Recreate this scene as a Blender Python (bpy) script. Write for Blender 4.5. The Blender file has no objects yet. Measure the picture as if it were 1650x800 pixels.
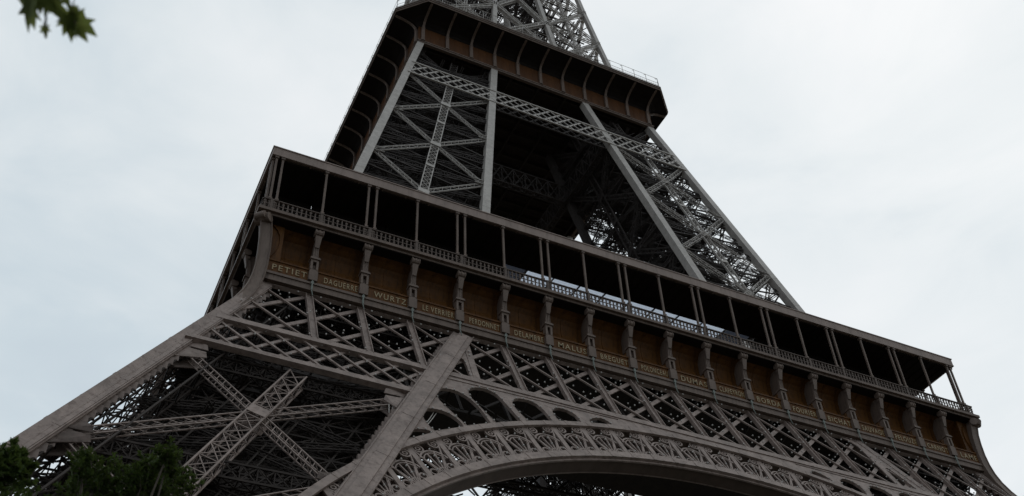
import bpy, math, random
from mathutils import Vector as V, Matrix
random.seed(7)
S = bpy.context.scene
C = S.collection

# ------------------------------------------------------------------ camera
YAW, PITCH, ROLL = math.radians(28.587), math.radians(42.243), math.radians(-3.432)
CAM = V((-43.727, -91.081, 1.6))
fwd = V((math.sin(YAW)*math.cos(PITCH), math.cos(YAW)*math.cos(PITCH), math.sin(PITCH)))
rt = V((math.cos(YAW), -math.sin(YAW), 0)); up = rt.cross(fwd)
r2 = rt*math.cos(ROLL)+up*math.sin(ROLL); u2 = up*math.cos(ROLL)-rt*math.sin(ROLL)
cd = bpy.data.cameras.new('camera'); cam = bpy.data.objects.new('camera', cd); C.objects.link(cam)
M = Matrix((r2, u2, -fwd)).transposed().to_4x4(); M.translation = CAM
cam.matrix_world = M
cd.sensor_width = 36; cd.lens = 1685.574/1650*36
cd.shift_x = (825-850.932)/1650; cd.shift_y = (430.0-400)/1650
cd.clip_start = 0.1; cd.clip_end = 20000
cd.dof.use_dof = True; cd.dof.focus_distance = 95; cd.dof.aperture_fstop = 1.8
S.camera = cam

# ------------------------------------------------------------------ world, sun, exposure
w = bpy.data.worlds.new('World'); S.world = w; w.use_nodes = True
nt = w.node_tree; N = nt.nodes; L = nt.links; N.clear()
out = N.new('ShaderNodeOutputWorld'); bg = N.new('ShaderNodeBackground'); L.new(bg.outputs[0], out.inputs[0])
SUN_EL, SUN_AZ = math.radians(48), math.radians(62)        # azimuth clockwise from +y
sky = N.new('ShaderNodeTexSky'); sky.sky_type = 'NISHITA'; sky.sun_disc = False
sky.sun_elevation = SUN_EL; sky.sun_rotation = SUN_AZ
bg.inputs[1].default_value = 0.1
tc = N.new('ShaderNodeTexCoord')
mp = N.new('ShaderNodeMapping'); mp.inputs['Scale'].default_value = (1.0, 1.0, 2.2); mp.inputs['Rotation'].default_value = (0.3, 0.2, 0.5)
L.new(tc.outputs['Generated'], mp.inputs[0])
n1 = N.new('ShaderNodeTexNoise'); n1.inputs['Scale'].default_value = 1.7; n1.inputs['Detail'].default_value = 5; n1.inputs['Roughness'].default_value = .5; n1.inputs['Distortion'].default_value = .4
L.new(mp.outputs[0], n1.inputs['Vector'])
n2 = N.new('ShaderNodeTexNoise'); n2.inputs['Scale'].default_value = 5.5; n2.inputs['Detail'].default_value = 8; n2.inputs['Roughness'].default_value = .55; n2.inputs['Distortion'].default_value = .6
L.new(mp.outputs[0], n2.inputs['Vector'])
# cloud brightness grows towards the hidden sun
sd = N.new('ShaderNodeVectorMath'); sd.operation = 'DOT_PRODUCT'
L.new(tc.outputs['Generated'], sd.inputs[0])
sunv = V((math.sin(SUN_AZ)*math.cos(SUN_EL), math.cos(SUN_AZ)*math.cos(SUN_EL), math.sin(SUN_EL)))
sd.inputs[1].default_value = sunv
def mth(op, a, b=None, c=None):
    n = N.new('ShaderNodeMath'); n.operation = op
    for i, v in enumerate((a, b, c)):
        if v is None: continue
        if isinstance(v, (int, float)): n.inputs[i].default_value = v
        else: L.new(v, n.inputs[i])
    return n.outputs[0]
glow = mth('MULTIPLY_ADD', sd.outputs['Value'], 0.78, 0.02)
mixn = mth('ADD', mth('MULTIPLY_ADD', n1.outputs[0], 1.05, -0.52), mth('MULTIPLY_ADD', n2.outputs[0], 0.55, -0.27))
fac = mth('ADD', glow, mixn)
cr = N.new('ShaderNodeValToRGB'); L.new(fac, cr.inputs[0])
e = cr.color_ramp.elements
e[0].position = 0.0; e[0].color = (0.50, 0.575, 0.655, 1)
e[1].position = 1.0; e[1].color = (0.94, 0.955, 0.965, 1)
m1 = e.new(0.42); m1.color = (0.63, 0.715, 0.765, 1)
m2 = e.new(0.66); m2.color = (0.79, 0.842, 0.865, 1)
sc_ = N.new('ShaderNodeVectorMath'); sc_.operation = 'SCALE'; L.new(cr.outputs[0], sc_.inputs[0]); sc_.inputs['Scale'].default_value = 10.0
mx = N.new('ShaderNodeMix'); mx.data_type = 'RGBA'; mx.inputs['Factor'].default_value = 0.93
L.new(sky.outputs[0], mx.inputs['A']); L.new(sc_.outputs[0], mx.inputs['B'])
L.new(mx.outputs['Result'], bg.inputs[0])

sl = bpy.data.lights.new('sun', 'SUN'); sl.energy = 0.5; sl.angle = math.radians(25); sl.color = (1, .96, .9)
so = bpy.data.objects.new('sun', sl); C.objects.link(so); so.rotation_euler = sunv.to_track_quat('Z', 'Y').to_euler()
so.location = (60, 40, 200)
S.view_settings.view_transform = 'Standard'; S.view_settings.look = 'None'
S.view_settings.exposure = 0.0; S.view_settings.gamma = 1.0

# ------------------------------------------------------------------ materials
def mat(name, col, rough=.55, var=.25, scale=1.2, dirt=None, metallic=0.0, bump=.0, streak=False, spec=.5):
    m = bpy.data.materials.new(name); m.use_nodes = True
    nt = m.node_tree; N = nt.nodes; L = nt.links; b = N['Principled BSDF']
    b.inputs['Roughness'].default_value = rough; b.inputs['Metallic'].default_value = metallic
    b.inputs['Specular IOR Level'].default_value = spec
    t = N.new('ShaderNodeTexCoord'); mp = N.new('ShaderNodeMapping'); L.new(t.outputs['Object'], mp.inputs[0])
    if streak: mp.inputs['Scale'].default_value = (1, 1, .18)
    n = N.new('ShaderNodeTexNoise'); n.inputs['Scale'].default_value = scale; n.inputs['Detail'].default_value = 9; n.inputs['Roughness'].default_value = .65
    L.new(mp.outputs[0], n.inputs['Vector'])
    r = N.new('ShaderNodeValToRGB'); L.new(n.outputs[0], r.inputs[0])
    r.color_ramp.elements[0].position = .3; r.color_ramp.elements[1].position = .72
    r.color_ramp.elements[0].color = tuple(c*(1-var) for c in col)+(1,)
    r.color_ramp.elements[1].color = tuple(min(1, c*(1+var)) for c in col)+(1,)
    col_out = r.outputs[0]
    if dirt:
        n2 = N.new('ShaderNodeTexNoise'); n2.inputs['Scale'].default_value = scale*3.1; n2.inputs['Detail'].default_value = 10; n2.inputs['Roughness'].default_value = .7
        L.new(mp.outputs[0], n2.inputs['Vector'])
        r2 = N.new('ShaderNodeValToRGB'); L.new(n2.outputs[0], r2.inputs[0]); r2.color_ramp.elements[0].position = .50; r2.color_ramp.elements[1].position = .70
        mx = N.new('ShaderNodeMix'); mx.data_type = 'RGBA'; L.new(r2.outputs[0], mx.inputs['Factor']); L.new(r.outputs[0], mx.inputs['A']); mx.inputs['B'].default_value = dirt+(1,)
        col_out = mx.outputs['Result']
    L.new(col_out, b.inputs['Base Color'])
    if bump:
        bn = N.new('ShaderNodeBump'); bn.inputs['Strength'].default_value = bump; bn.inputs['Distance'].default_value = .05; L.new(n.outputs[0], bn.inputs['Height']); L.new(bn.outputs[0], b.inputs['Normal'])
    return m
IRON = mat('brown_iron_paint', (.25, .190, .160), .55, .32, .9, (.125, .084, .066), bump=.15, spec=.3)
IRONB = mat('dark_brown_iron_painted_shade', (.045, .034, .028), .65, .25, .9, (.028, .02, .016), spec=.2)  # dark brown lift ironwork; elsewhere shade of insides and undersides painted in
IRONU = mat('pale_iron_paint', (.40, .36, .32), .5, .18, 1.1, (.28, .24, .21), bump=.15, spec=.3)
IRONI = mat('inner_iron_painted_shade', (.055, .045, .04), .65, .25, 1.1, (.045, .036, .03), spec=.2)  # same iron darkened: shade of inner and backlit members put into the colour
RAIL = mat('railing_brown_paint', (.115, .085, .068), .6, .25, 1.5, (.07, .05, .04), spec=.2)
GLASSG = None
TRIM = mat('gallery_brown_paint', (.155, .112, .088), .55, .25, 1.5, (.09, .064, .05), streak=True, spec=.2)
PANEL = mat('ochre_brown_panel_paint', (.092, .037, .0085), .5, .6, .8, (.032, .014, .005), streak=True, spec=.12)
PANEL2 = mat('russet_panel_paint', (.085, .032, .009), .55, .35, 1.6, (.08, .035, .014), streak=True, spec=.2)
DECK = mat('deck_plate', (.045, .038, .034), .8, .3, .5)
SOFF = mat('soffit_brown_paint', (.10, .07, .055), .6, .25, .9, spec=.2)
ZINC = mat('weathered_zinc', (.17, .185, .155), .6, .3, 4, (.09, .09, .08))
GOLD = mat('gold_leaf_lettering', (.27, .19, .085), .45, .4, 6, (.10, .07, .035))
BULB = mat('bulb_glass', (.42, .38, .34), .35, .1, 3)
CANOPY = mat('canopy_paint', (.25, .185, .152), .55, .2, .8, (.16, .115, .092), streak=True, spec=.3)
CLADSHADE = mat('dark_cladding_painted_shade', (.018, .014, .012), .75, .3, .7, spec=.05)  # partition cladding; on soffits and cove the shade is painted into the colour
STONE = mat('plinth_masonry', (.36, .33, .28), .85, .25, .8, (.2, .18, .15), bump=.4)
GROUNDM = mat('trodden_gravel', (.075, .072, .058), .95, .3, .6, (.1, .09, .075), bump=.5)
BARK = mat('tree_bark', (.075, .058, .042), .9, .35, 6, bump=.6)
LEAF = mat('leaf_green', (.085, .115, .028), .6, .45, 3.0, (.06, .07, .02), spec=.2)
LEAF2 = mat('dark_leaf_green', (.044, .068, .017), .6, .6, 2.2, (.022, .038, .010), spec=.12)
for lm_ in (LEAF, LEAF2):
    b = lm_.node_tree.nodes['Principled BSDF']
    n_ = lm_.node_tree.nodes; l_ = lm_.node_tree.links
    tr_ = n_.new('ShaderNodeBsdfTranslucent'); tr_.inputs[0].default_value = (.075, .105, .022, 1)
    ms_ = n_.new('ShaderNodeMixShader'); ms_.inputs[0].default_value = .28
    if lm_ is LEAF: tr_.inputs[0].default_value = (.17, .20, .05, 1); ms_.inputs[0].default_value = .45
    l_.new(b.outputs[0], ms_.inputs[1]); l_.new(tr_.outputs[0], ms_.inputs[2]); l_.new(ms_.outputs[0], n_['Material Output'].inputs[0])
AWN = mat('white_awning_canvas', (.85, .87, .88), .7, .04, 1.0)
_b = AWN.node_tree.nodes['Principled BSDF']; _n = AWN.node_tree.nodes; _l = AWN.node_tree.links
_t = _n.new('ShaderNodeBsdfTranslucent'); _t.inputs[0].default_value = (.92, .95, 1, 1)
_m = _n.new('ShaderNodeMixShader'); _m.inputs[0].default_value = .85
_l.new(_b.outputs[0], _m.inputs[1]); _l.new(_t.outputs[0], _m.inputs[2]); _l.new(_m.outputs[0], _n['Material Output'].inputs[0])

# ------------------------------------------------------------------ mesh builder
class MB:
    def __init__(s): s.v = []; s.f = []
    def add(s, vs, fs):
        o = len(s.v); s.v.extend(vs); s.f.extend([tuple(i+o for i in f) for f in fs])
    def box(s, x0, x1, y0, y1, z0, z1):
        s.add([(x0,y0,z0),(x1,y0,z0),(x1,y1,z0),(x0,y1,z0),(x0,y0,z1),(x1,y0,z1),(x1,y1,z1),(x0,y1,z1)],
              [(0,3,2,1),(4,5,6,7),(0,1,5,4),(1,2,6,5),(2,3,7,6),(3,0,4,7)])
    def hexa(s, p): s.add([tuple(q) for q in p], [(0,3,2,1),(4,5,6,7),(0,1,5,4),(1,2,6,5),(2,3,7,6),(3,0,4,7)])
    def beam(s, A, B, w, d, n):
        """box from A to B; w = width in the plane normal to n, d = depth along n"""
        A = V(A); B = V(B); t = B-A
        if t.length < 1e-5: return
        t.normalize(); n = V(n); n = n-t*n.dot(t)
        if n.length < 1e-4: n = t.orthogonal()
        n.normalize(); b = t.cross(n); b *= w/2; n = n*(d/2)
        s.hexa([A-b-n, A+b-n, A+b+n, A-b+n, B-b-n, B+b-n, B+b+n, B-b+n])
    def tube(s, A, B, r0, r1, k=6):
        A = V(A); B = V(B); t = (B-A)
        if t.length < 1e-6: return
        t.normalize(); a = t.orthogonal().normalized(); b = t.cross(a)
        vs = []
        for P, r in ((A, r0), (B, r1)):
            for i in range(k):
                th = 2*math.pi*i/k; vs.append(tuple(P+(a*math.cos(th)+b*math.sin(th))*r))
        s.add(vs, [(i, (i+1) % k, k+(i+1) % k, k+i) for i in range(k)]+[tuple(reversed(range(k))), tuple(range(k, 2*k))])
    def ball(s, P, r, seg=6, rings=4):
        vs = [(P[0], P[1], P[2]-r)]
        for j in range(1, rings):
            ph = math.pi*j/rings
            for i in range(seg):
                th = 2*math.pi*i/seg
                vs.append((P[0]+r*math.sin(ph)*math.cos(th), P[1]+r*math.sin(ph)*math.sin(th), P[2]-r*math.cos(ph)))
        vs.append((P[0], P[1], P[2]+r)); fs = []
        for i in range(seg): fs.append((0, 1+(i+1) % seg, 1+i))
        for j in range(rings-2):
            for i in range(seg):
                a = 1+j*seg+i; b = 1+j*seg+(i+1) % seg; fs.append((a, b, b+seg, a+seg))
        l = len(vs)-1
        for i in range(seg): fs.append((l, l-seg+i, l-seg+(i+1) % seg))
        s.add(vs, fs)
    def lattice(s, A, B, w, d, n, seg, c=.11, lace=.06, x=True, sides=True):
        """box girder: four chords, lacing on the faces. n = outward normal"""
        A = V(A); B = V(B); t = (B-A).normalized(); n = V(n); n = (n-t*n.dot(t)).normalized(); b = t.cross(n)
        for i in (-1, 1):
            for j in (-1, 1):
                o = b*(w/2*i)+n*(d/2*j); s.beam(A+o, B+o, c, c, n)
        faces = [(n*(d/2), b*(w/2), n), (-n*(d/2), b*(w/2), n)]
        if d < .2: faces = faces[:1]
        if sides: faces += [(b*(w/2), n*(d/2), b), (-b*(w/2), n*(d/2), b)]
        for o, q, nn in faces:
            for k in range(seg):
                P = A.lerp(B, k/seg); Q = A.lerp(B, (k+1)/seg); sg = 1 if k % 2 else -1
                if x:
                    s.beam(P+o-q, Q+o+q, lace, lace*.6, nn); s.beam(P+o+q, Q+o-q, lace, lace*.6, nn)
                else: s.beam(P+o-q*sg, Q+o+q*sg, lace, lace*.6, nn)
                if x: s.beam(P+o-q, P+o+q, lace, lace*.5, nn)
    def vier(s, A, B, w, d, n, seg, c=.12, post=.09):
        """girder with two flanges and slanting posts, open between"""
        A = V(A); B = V(B); t = (B-A).normalized(); n = V(n); n = (n-t*n.dot(t)).normalized(); b = t.cross(n)
        for i in (-1, 1):
            for j in (-1, 1):
                o = b*(w/2*i)+n*(d/2*j); s.beam(A+o, B+o, c, c, n)
        for k in range(seg):
            P = A.lerp(B, (k+.1)/seg); Q = A.lerp(B, (k+.75)/seg)
            for j in (-1, 1): s.beam(P+n*(d/2*j)-b*(w/2), Q+n*(d/2*j)+b*(w/2), post, post*.6, n)
            for i in (-1, 1): s.beam(P+b*(w/2*i)-n*(d/2), Q+b*(w/2*i)+n*(d/2), post, post*.6, b)
    def build(s, name, m, parent=None, smooth=False):
        me = bpy.data.meshes.new(name); me.from_pydata(s.v, [], s.f); me.materials.append(m)
        if smooth: me.polygons.foreach_set('use_smooth', [True]*len(me.polygons))
        me.update(); o = bpy.data.objects.new(name, me); C.objects.link(o); o.parent = parent
        return o
def tag(o, label=None, cat=None, group=None, kind=None):
    for k, v in (('label', label), ('category', cat), ('group', group), ('kind', kind)):
        if v: o[k] = v
def turned(o, k, parent=None):
    """copy of o turned by k quarter turns about the tower axis"""
    c = o.copy(); C.objects.link(c); c.parent = parent if parent else o.parent
    c.matrix_local = Matrix.Rotation(-k*math.pi/2, 4, 'Z') @ o.matrix_local
    return c
def tree4(o, ks=(1, 2, 3)):
    """quarter-turn copies of a part together with its sub-parts"""
    for k in ks:
        c = turned(o, k)
        for ch in list(o.children):
            d = ch.copy(); C.objects.link(d); d.parent = c

# ------------------------------------------------------------------ ground
g = MB(); g.add([(-4000,-4000,0),(4000,-4000,0),(4000,4000,0),(-4000,4000,0)], [(0,1,2,3)])
ground = g.build('ground', GROUNDM); tag(ground, kind='structure')

tower = bpy.data.objects.new('iron_tower', None); C.objects.link(tower)
tag(tower, 'huge brown wrought iron lattice tower on arched legs with two galleries, under a grey sky', 'tower')

# ------------------------------------------------------------------ tower profile
K1 = .502
def H(z): return 33.93+K1*(51.74-z)
PW = 15.4
def Hi(z): return H(z)-PW
def H2(z): return 17.2+.2424*(111.5-z)
def H2i(z): return 6.4+.1625*(110-z)
PR3 = [(112,16.1),(116,15.6),(127,14.2),(137,12.95),(146,11.9),(165,9.9),(190,7.9),(230,5.9),(276,4.6)]
def interp(t, z):
    for (a, u), (b, v) in zip(t, t[1:]):
        if z <= b: return u+(v-u)*(z-a)/(b-a)
    return t[-1][1]
def H3(z): return interp(PR3, z)
PI3 = [(112,5.8),(127.4,4.4),(139.5,3.3),(160,1.6),(180,.15)]
def H3i(z): return interp(PI3, z)
nF = V((0, -1, K1)).normalized(); nU = V((0, -1, .2424)).normalized()

def faces_of(a, b):
    """the four faces of the front left pier: (edge1, edge2, outward normal)"""
    return [(lambda z: V((-a(z), -a(z), z)), lambda z: V((-b(z), -a(z), z)), V((0, -1, 0))),
            (lambda z: V((-a(z), -a(z), z)), lambda z: V((-a(z), -b(z), z)), V((-1, 0, 0))),
            (lambda z: V((-b(z), -a(z), z)), lambda z: V((-b(z), -b(z), z)), V((1, 0, 0))),
            (lambda z: V((-a(z), -b(z), z)), lambda z: V((-b(z), -b(z), z)), V((0, 1, 0)))]

# ================================================================== lower piers
def rivets(m, A, B, step, r, n):
    A = V(A); B = V(B); k = int((B-A).length/step)
    for i in range(k):
        P = A.lerp(B, (i+.5)/k)+V(n)*.02
        m.ball(P, r, 4, 3)
def make_lower_pier():
    zt = 51.2
    a, b = H, Hi
    col = bpy.data.objects.new('lower_pier', None); C.objects.link(col); col.parent = tower
    m = MB(); cols = []
    # box columns at the four corners
    for fx, fy in ((a, a), (b, a), (a, b), (b, b)):
        m = MB()
        segs = [zt, 45, 40, 35, 30, 25, 20, 15, 10, 5, .4]
        for z0, z1 in zip(segs[1:], segs):
            P = V((-fx(z0), -fy(z0), z0)); Q = V((-fx(z1), -fy(z1), z1))
            inx = .45 if fx is a else -.2; iny = .45 if fy is a else -.2
            o = V((inx, iny, 0)); m.beam(P+o, Q+o, .88, .88, (1, 0, 0))
            # cover joint
            m.beam(P+o, P+o+(Q-P)*.05, .91, .91, (1, 0, 0))
            if z0 > 20:
                R = P+o+(Q-P)*.5; m.beam(R, R+(Q-P)*.02, .90, .90, (1, 0, 0))
        cols.append(m)
    # flat flange plates on the outward faces, so every arris reads as a broad riveted strip
    for e1, e2, n in faces_of(a, b):
        for e, s_ in ((e1, 1), (e2, -1)):
            w = (e2(30)-e1(30)).normalized()
            inner = (e is e2)
            for z0, z1 in ((.4, 15), (15, 30.3), (30.3, 40.5), (40.5, 51.0)):
                P = e(z0); Q = e(z1)
                wd = .98 if not inner else .62
                c0 = w*s_*wd/2
                P3 = (round(P.x-e(z0).x, 3),)
                ix = (0 if abs(P.x+a(z0)) < .01 else 1)+(0 if abs(P.y+a(z0)) < .01 else 2)
                m = cols[ix]
                m.beam(P+c0-n*.06, Q+c0-n*.06, wd, .14, n)
    # wide outer strip of the inner arris, seen from the front: a plate either side of a raised band
    e2 = faces_of(a, b)[0][1]; m = cols[1]
    for z0, z1 in ((.4, 15), (15, 30.3), (30.3, 51.0)):
        P = e2(z0); Q = e2(z1)
        m.beam(P+V((.55, -.14, 0)), Q+V((.55, -.14, 0)), .78, .1, nF)
        m.beam(P+V((-.3, -.14, 0)), Q+V((-.3, -.14, 0)), .74, .1, nF)
        m.beam(P+V((.12, -.22, 0)), Q+V((.12, -.22, 0)), .72, .14, nF)
        m.beam(P+V((.95, -.1, 0)), Q+V((.95, -.1, 0)), .05, .3, nF); m.beam(P+V((-.66, -.1, 0)), Q+V((-.66, -.1, 0)), .05, .3, nF)
    zz = 1.0
    while zz < 50:      # splice plates
        P = e2(zz); m.beam(P+V((.12, -.235, 0)), e2(zz+.5)+V((.12, -.235, 0)), .73, .14, nF)
        m.beam(P+V((.55, -.15, 0)), e2(zz+.5)+V((.55, -.15, 0)), .8, .1, nF)
        zz += 4.6
    # battens along the inner edges of the outward faces, and angle irons on the plates
    for fi in (0, 1):
        e1, e2, n = faces_of(a, b)[fi]; t = (e2(30)-e1(30)).normalized(); zz = 6.0
        while zz < 50:
            cols[0].beam(e1(zz)+t*.9-n*.45, e1(zz)+t*1.32-n*.45, .22, .5, (0, 0, 1))
            cols[1 if fi == 0 else 2].beam(e2(zz)-t*.5-n*.45, e2(zz)-t*.95-n*.45, .22, .5, (0, 0, 1)); zz += .55
        for off in (.06, .5, .92): cols[0].beam(e1(.4)+t*off+n*.03, e1(50.9)+t*off+n*.03, .07, .06, n)
    for m in cols: m.build('corner_column', IRON, col)
    # star braces of each face
    for fi, (e1, e2, n) in enumerate(faces_of(a, b)):
        tiers = [(30.3, 40.4), (20.2, 30.3), (10.1, 20.2), (.6, 10.1)]
        if fi >= 2: tiers = [(40.4, 50.8)]+tiers
        hs = (e1(0)-e1(10)).normalized()
        nn = V((n.x, n.y, 0)); 
        nn = (nn+V((0, 0, K1 if fi < 2 else -K1))).normalized()
        for ti, (z0, z1) in enumerate(tiers):
            br = ce = gs = MB()
            zc = (z0+z1)/2; sg = 14 if ti < 3 else 8
            c = lambda z: (e1(z)+e2(z))/2
            Cc = c(zc)-nn*.6; t = (e2(zc)-e1(zc)).normalized()
            for e, s_ in ((e1, 1), (e2, -1)):
                for ze in (z0, z1):
                    E_ = e(ze)+t*s_*1.0-nn*.6
                    br.vier(E_, Cc, .60, .34, nn, 12, .07, .05)
            ce.lattice(c(z0)-nn*.7, c(z1)-nn*.7, 1.1, .9, nn, 9, .10, .055)
            # hub plate
            gs.beam(c(zc-.35)-nn*.2, c(zc+.35)-nn*.2, 1.1, .05, nn); gs.beam(c(zc-.4)-nn*1.3, c(zc+.4)-nn*1.3, 1.4, .05, nn)
            # gussets on the arrises
            for e, s_ in ((e1, 1), (e2, -1)):
                for ze in (z0, z1):
                    E_ = e(ze)
                    for za_, zb_, ya_, yb_ in ((.10, 1.0, .05, .42), (-1.35, -.06, -.48, -.10)):
                        q = [e(ze+za_)+t*s_*.9, e(ze+zb_)+t*s_*.9, E_+t*s_*2.1+V((0, 0, yb_)), E_+t*s_*2.2+V((0, 0, ya_))]
                        for dd_ in (.2, .95):
                            gs.hexa([p-nn*dd_ for p in q]+[p-nn*(dd_+.05) for p in q])
            br.build('star_brace', IRON if fi < 2 else IRONI, col)  # inward faces get the darkened iron, their shade is in the colour
    # inside: diaphragms, lift track, stairs and pipes
    ins = MB(); rnd = random.Random(3)
    for z in (10.1, 20.2, 30.3, 40.4, 50.6):
        p = [V((-fx(z), -fy(z), z)) for fx, fy in ((a, a), (b, a), (b, b), (a, b))]
        ctr = sum(p, V())/4; p = [q+(ctr-q).normalized()*2.0 for q in p]
        for i in range(4):
            A = p[i]; B = p[(i+1) % 4]; mid = (A+B)/2
            inn = (ctr-mid).normalized()
            ins.lattice(A+inn*.2, B+inn*.2, .9, .9, (0, 0, 1), 14, .11, .06)
            ins.lattice(mid+inn*.2, ctr, .8, .8, (0, 0, 1), 7, .1, .06)
            ins.lattice((A+ctr)/2, mid, .5, .6, (0, 0, 1), 7, .08, .05)
            ins.lattice((A+ctr)/2, (p[i-1]+A)/2, .5, .6, (0, 0, 1), 7, .08, .05)
            ins.beam(A, ctr, .3, .5, (0, 0, 1))
    cz = lambda z, dx, dy: V((-(H(z)-PW/2)+dx, -(H(z)-PW/2)+dy, z))
    for dx, dy in ((-2.2, -2.2), (2.2, -2.2), (-2.2, 2.2), (2.2, 2.2)):
        ins.lattice(cz(2, dx, dy), cz(51, dx, dy), .7, 1.0, (-1, -1, 0), 50, .13, .07)
    for z in range(4, 50, 2):
        ins.beam(cz(z, -2.2, -2.2), cz(z, 2.2, -2.2), .18, .18, (0, 0, 1)); ins.beam(cz(z, -2.2, 2.2), cz(z, 2.2, 2.2), .18, .18, (0, 0, 1))
        ins.beam(cz(z, -2.2, -2.2), cz(z, -2.2, 2.2), .18, .18, (0, 0, 1)); ins.beam(cz(z, 2.2, -2.2), cz(z+2, -2.2, -2.2), .1, .1, (0, 0, 1))
        # stair flights
        ins.beam(cz(z, -5.6, 3.6), cz(z+2, -3, 5.2), 1.0, .22, (0, 0, 1)); ins.beam(cz(z+2, -3, 5.2), cz(z+2, -5.6, 3.6), .1, .1, (0, 0, 1))
        ins.beam(cz(z+1, -5.6, 3.6), cz(z+3, -3, 5.2), .06, .06, (0, 0, 1))
    for sw in (0, 1):
        for off in (1.3, 3.0):
            zz = 22.0
            while zz < 48:
                for q in range(8):
                    y0 = -7.2+q*1.8; p = cz(zz, -7.7+off, y0); r_ = cz(zz+1.8, -7.7+off, y0+1.8); u_ = cz(zz+1.8, -7.7+off, y0); v_ = cz(zz, -7.7+off, y0+1.8)
                    if sw: p, r_, u_, v_ = [V((w_.y, w_.x, w_.z)) for w_ in (p, r_, u_, v_)]
                    if sw and off < 2: continue
                    ins.beam(p, r_, .07, .07, (1, 0, 0)); ins.beam(u_, v_, .07, .07, (1, 0, 0)); ins.beam(p, u_, .11, .11, (1, 0, 0)); ins.beam(p, v_, .07, .1, (0, 0, 1))
                zz += 1.8
    for k in range(16):
        dx = rnd.uniform(-6.4, 6.4); dy = rnd.uniform(-6.4, 6.4); ins.tube(cz(1, dx, dy), cz(51, dx*.9, dy*.9), .07, .07, 5)
    # thin secondary web on planes inside the faces
    for off in (2.6, 5.0):
        for zz in range(4, 50, 4):
            for s_ in (0, 1):
                o = -6.4
                A = cz(zz, -6.4, -7.7+off); B = cz(zz+4, 6.4, -7.7+off); 
                if s_: A = cz(zz+4, -6.4, -7.7+off); B = cz(zz, 6.4, -7.7+off)
                ins.lattice(A, B, .35, .3, (0, -1, 0), 12, .07, .045, x=False)
                ins.lattice(V((A.y, A.x, A.z)), V((B.y, B.x, B.z)), .35, .3, (-1, 0, 0), 12, .07, .045, x=False)
    ins.build('inner_framework', IRONB, col)  # gloom inside the pier is painted into this dark tone
    # lift machinery hung in the dark head of the pier
    lf = MB()
    for zz in range(6, 49, 1):
        lf.beam(cz(zz, -1.9, -1), cz(zz, 1.9, -1), .12, .3, (0, 0, 1))
    for dx in (-1.6, -.5, .5, 1.6): lf.beam(cz(2, dx, -1), cz(51, dx, -1), .2, .35, (0, -1, 0))
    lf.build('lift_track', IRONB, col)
    for fx, fy in ((a, a), (b, a), (a, b), (b, b)):
        x = -fx(0)+(.45 if fx is a else -.45); y = -fy(0)+(.45 if fy is a else -.45)
        pl = MB(); pl.hexa([(x-2.6,y-2.6,-.2),(x+2.6,y-2.6,-.2),(x+2.6,y+2.6,-.2),(x-2.6,y+2.6,-.2),(x-1.5,y-1.5,1.6),(x+1.5,y-1.5,1.6),(x+1.5,y+1.5,1.6),(x-1.5,y+1.5,1.6)])
        pl.build('masonry_plinth', STONE, col)
    return col
pier = make_lower_pier(); tree4(pier)

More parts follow.
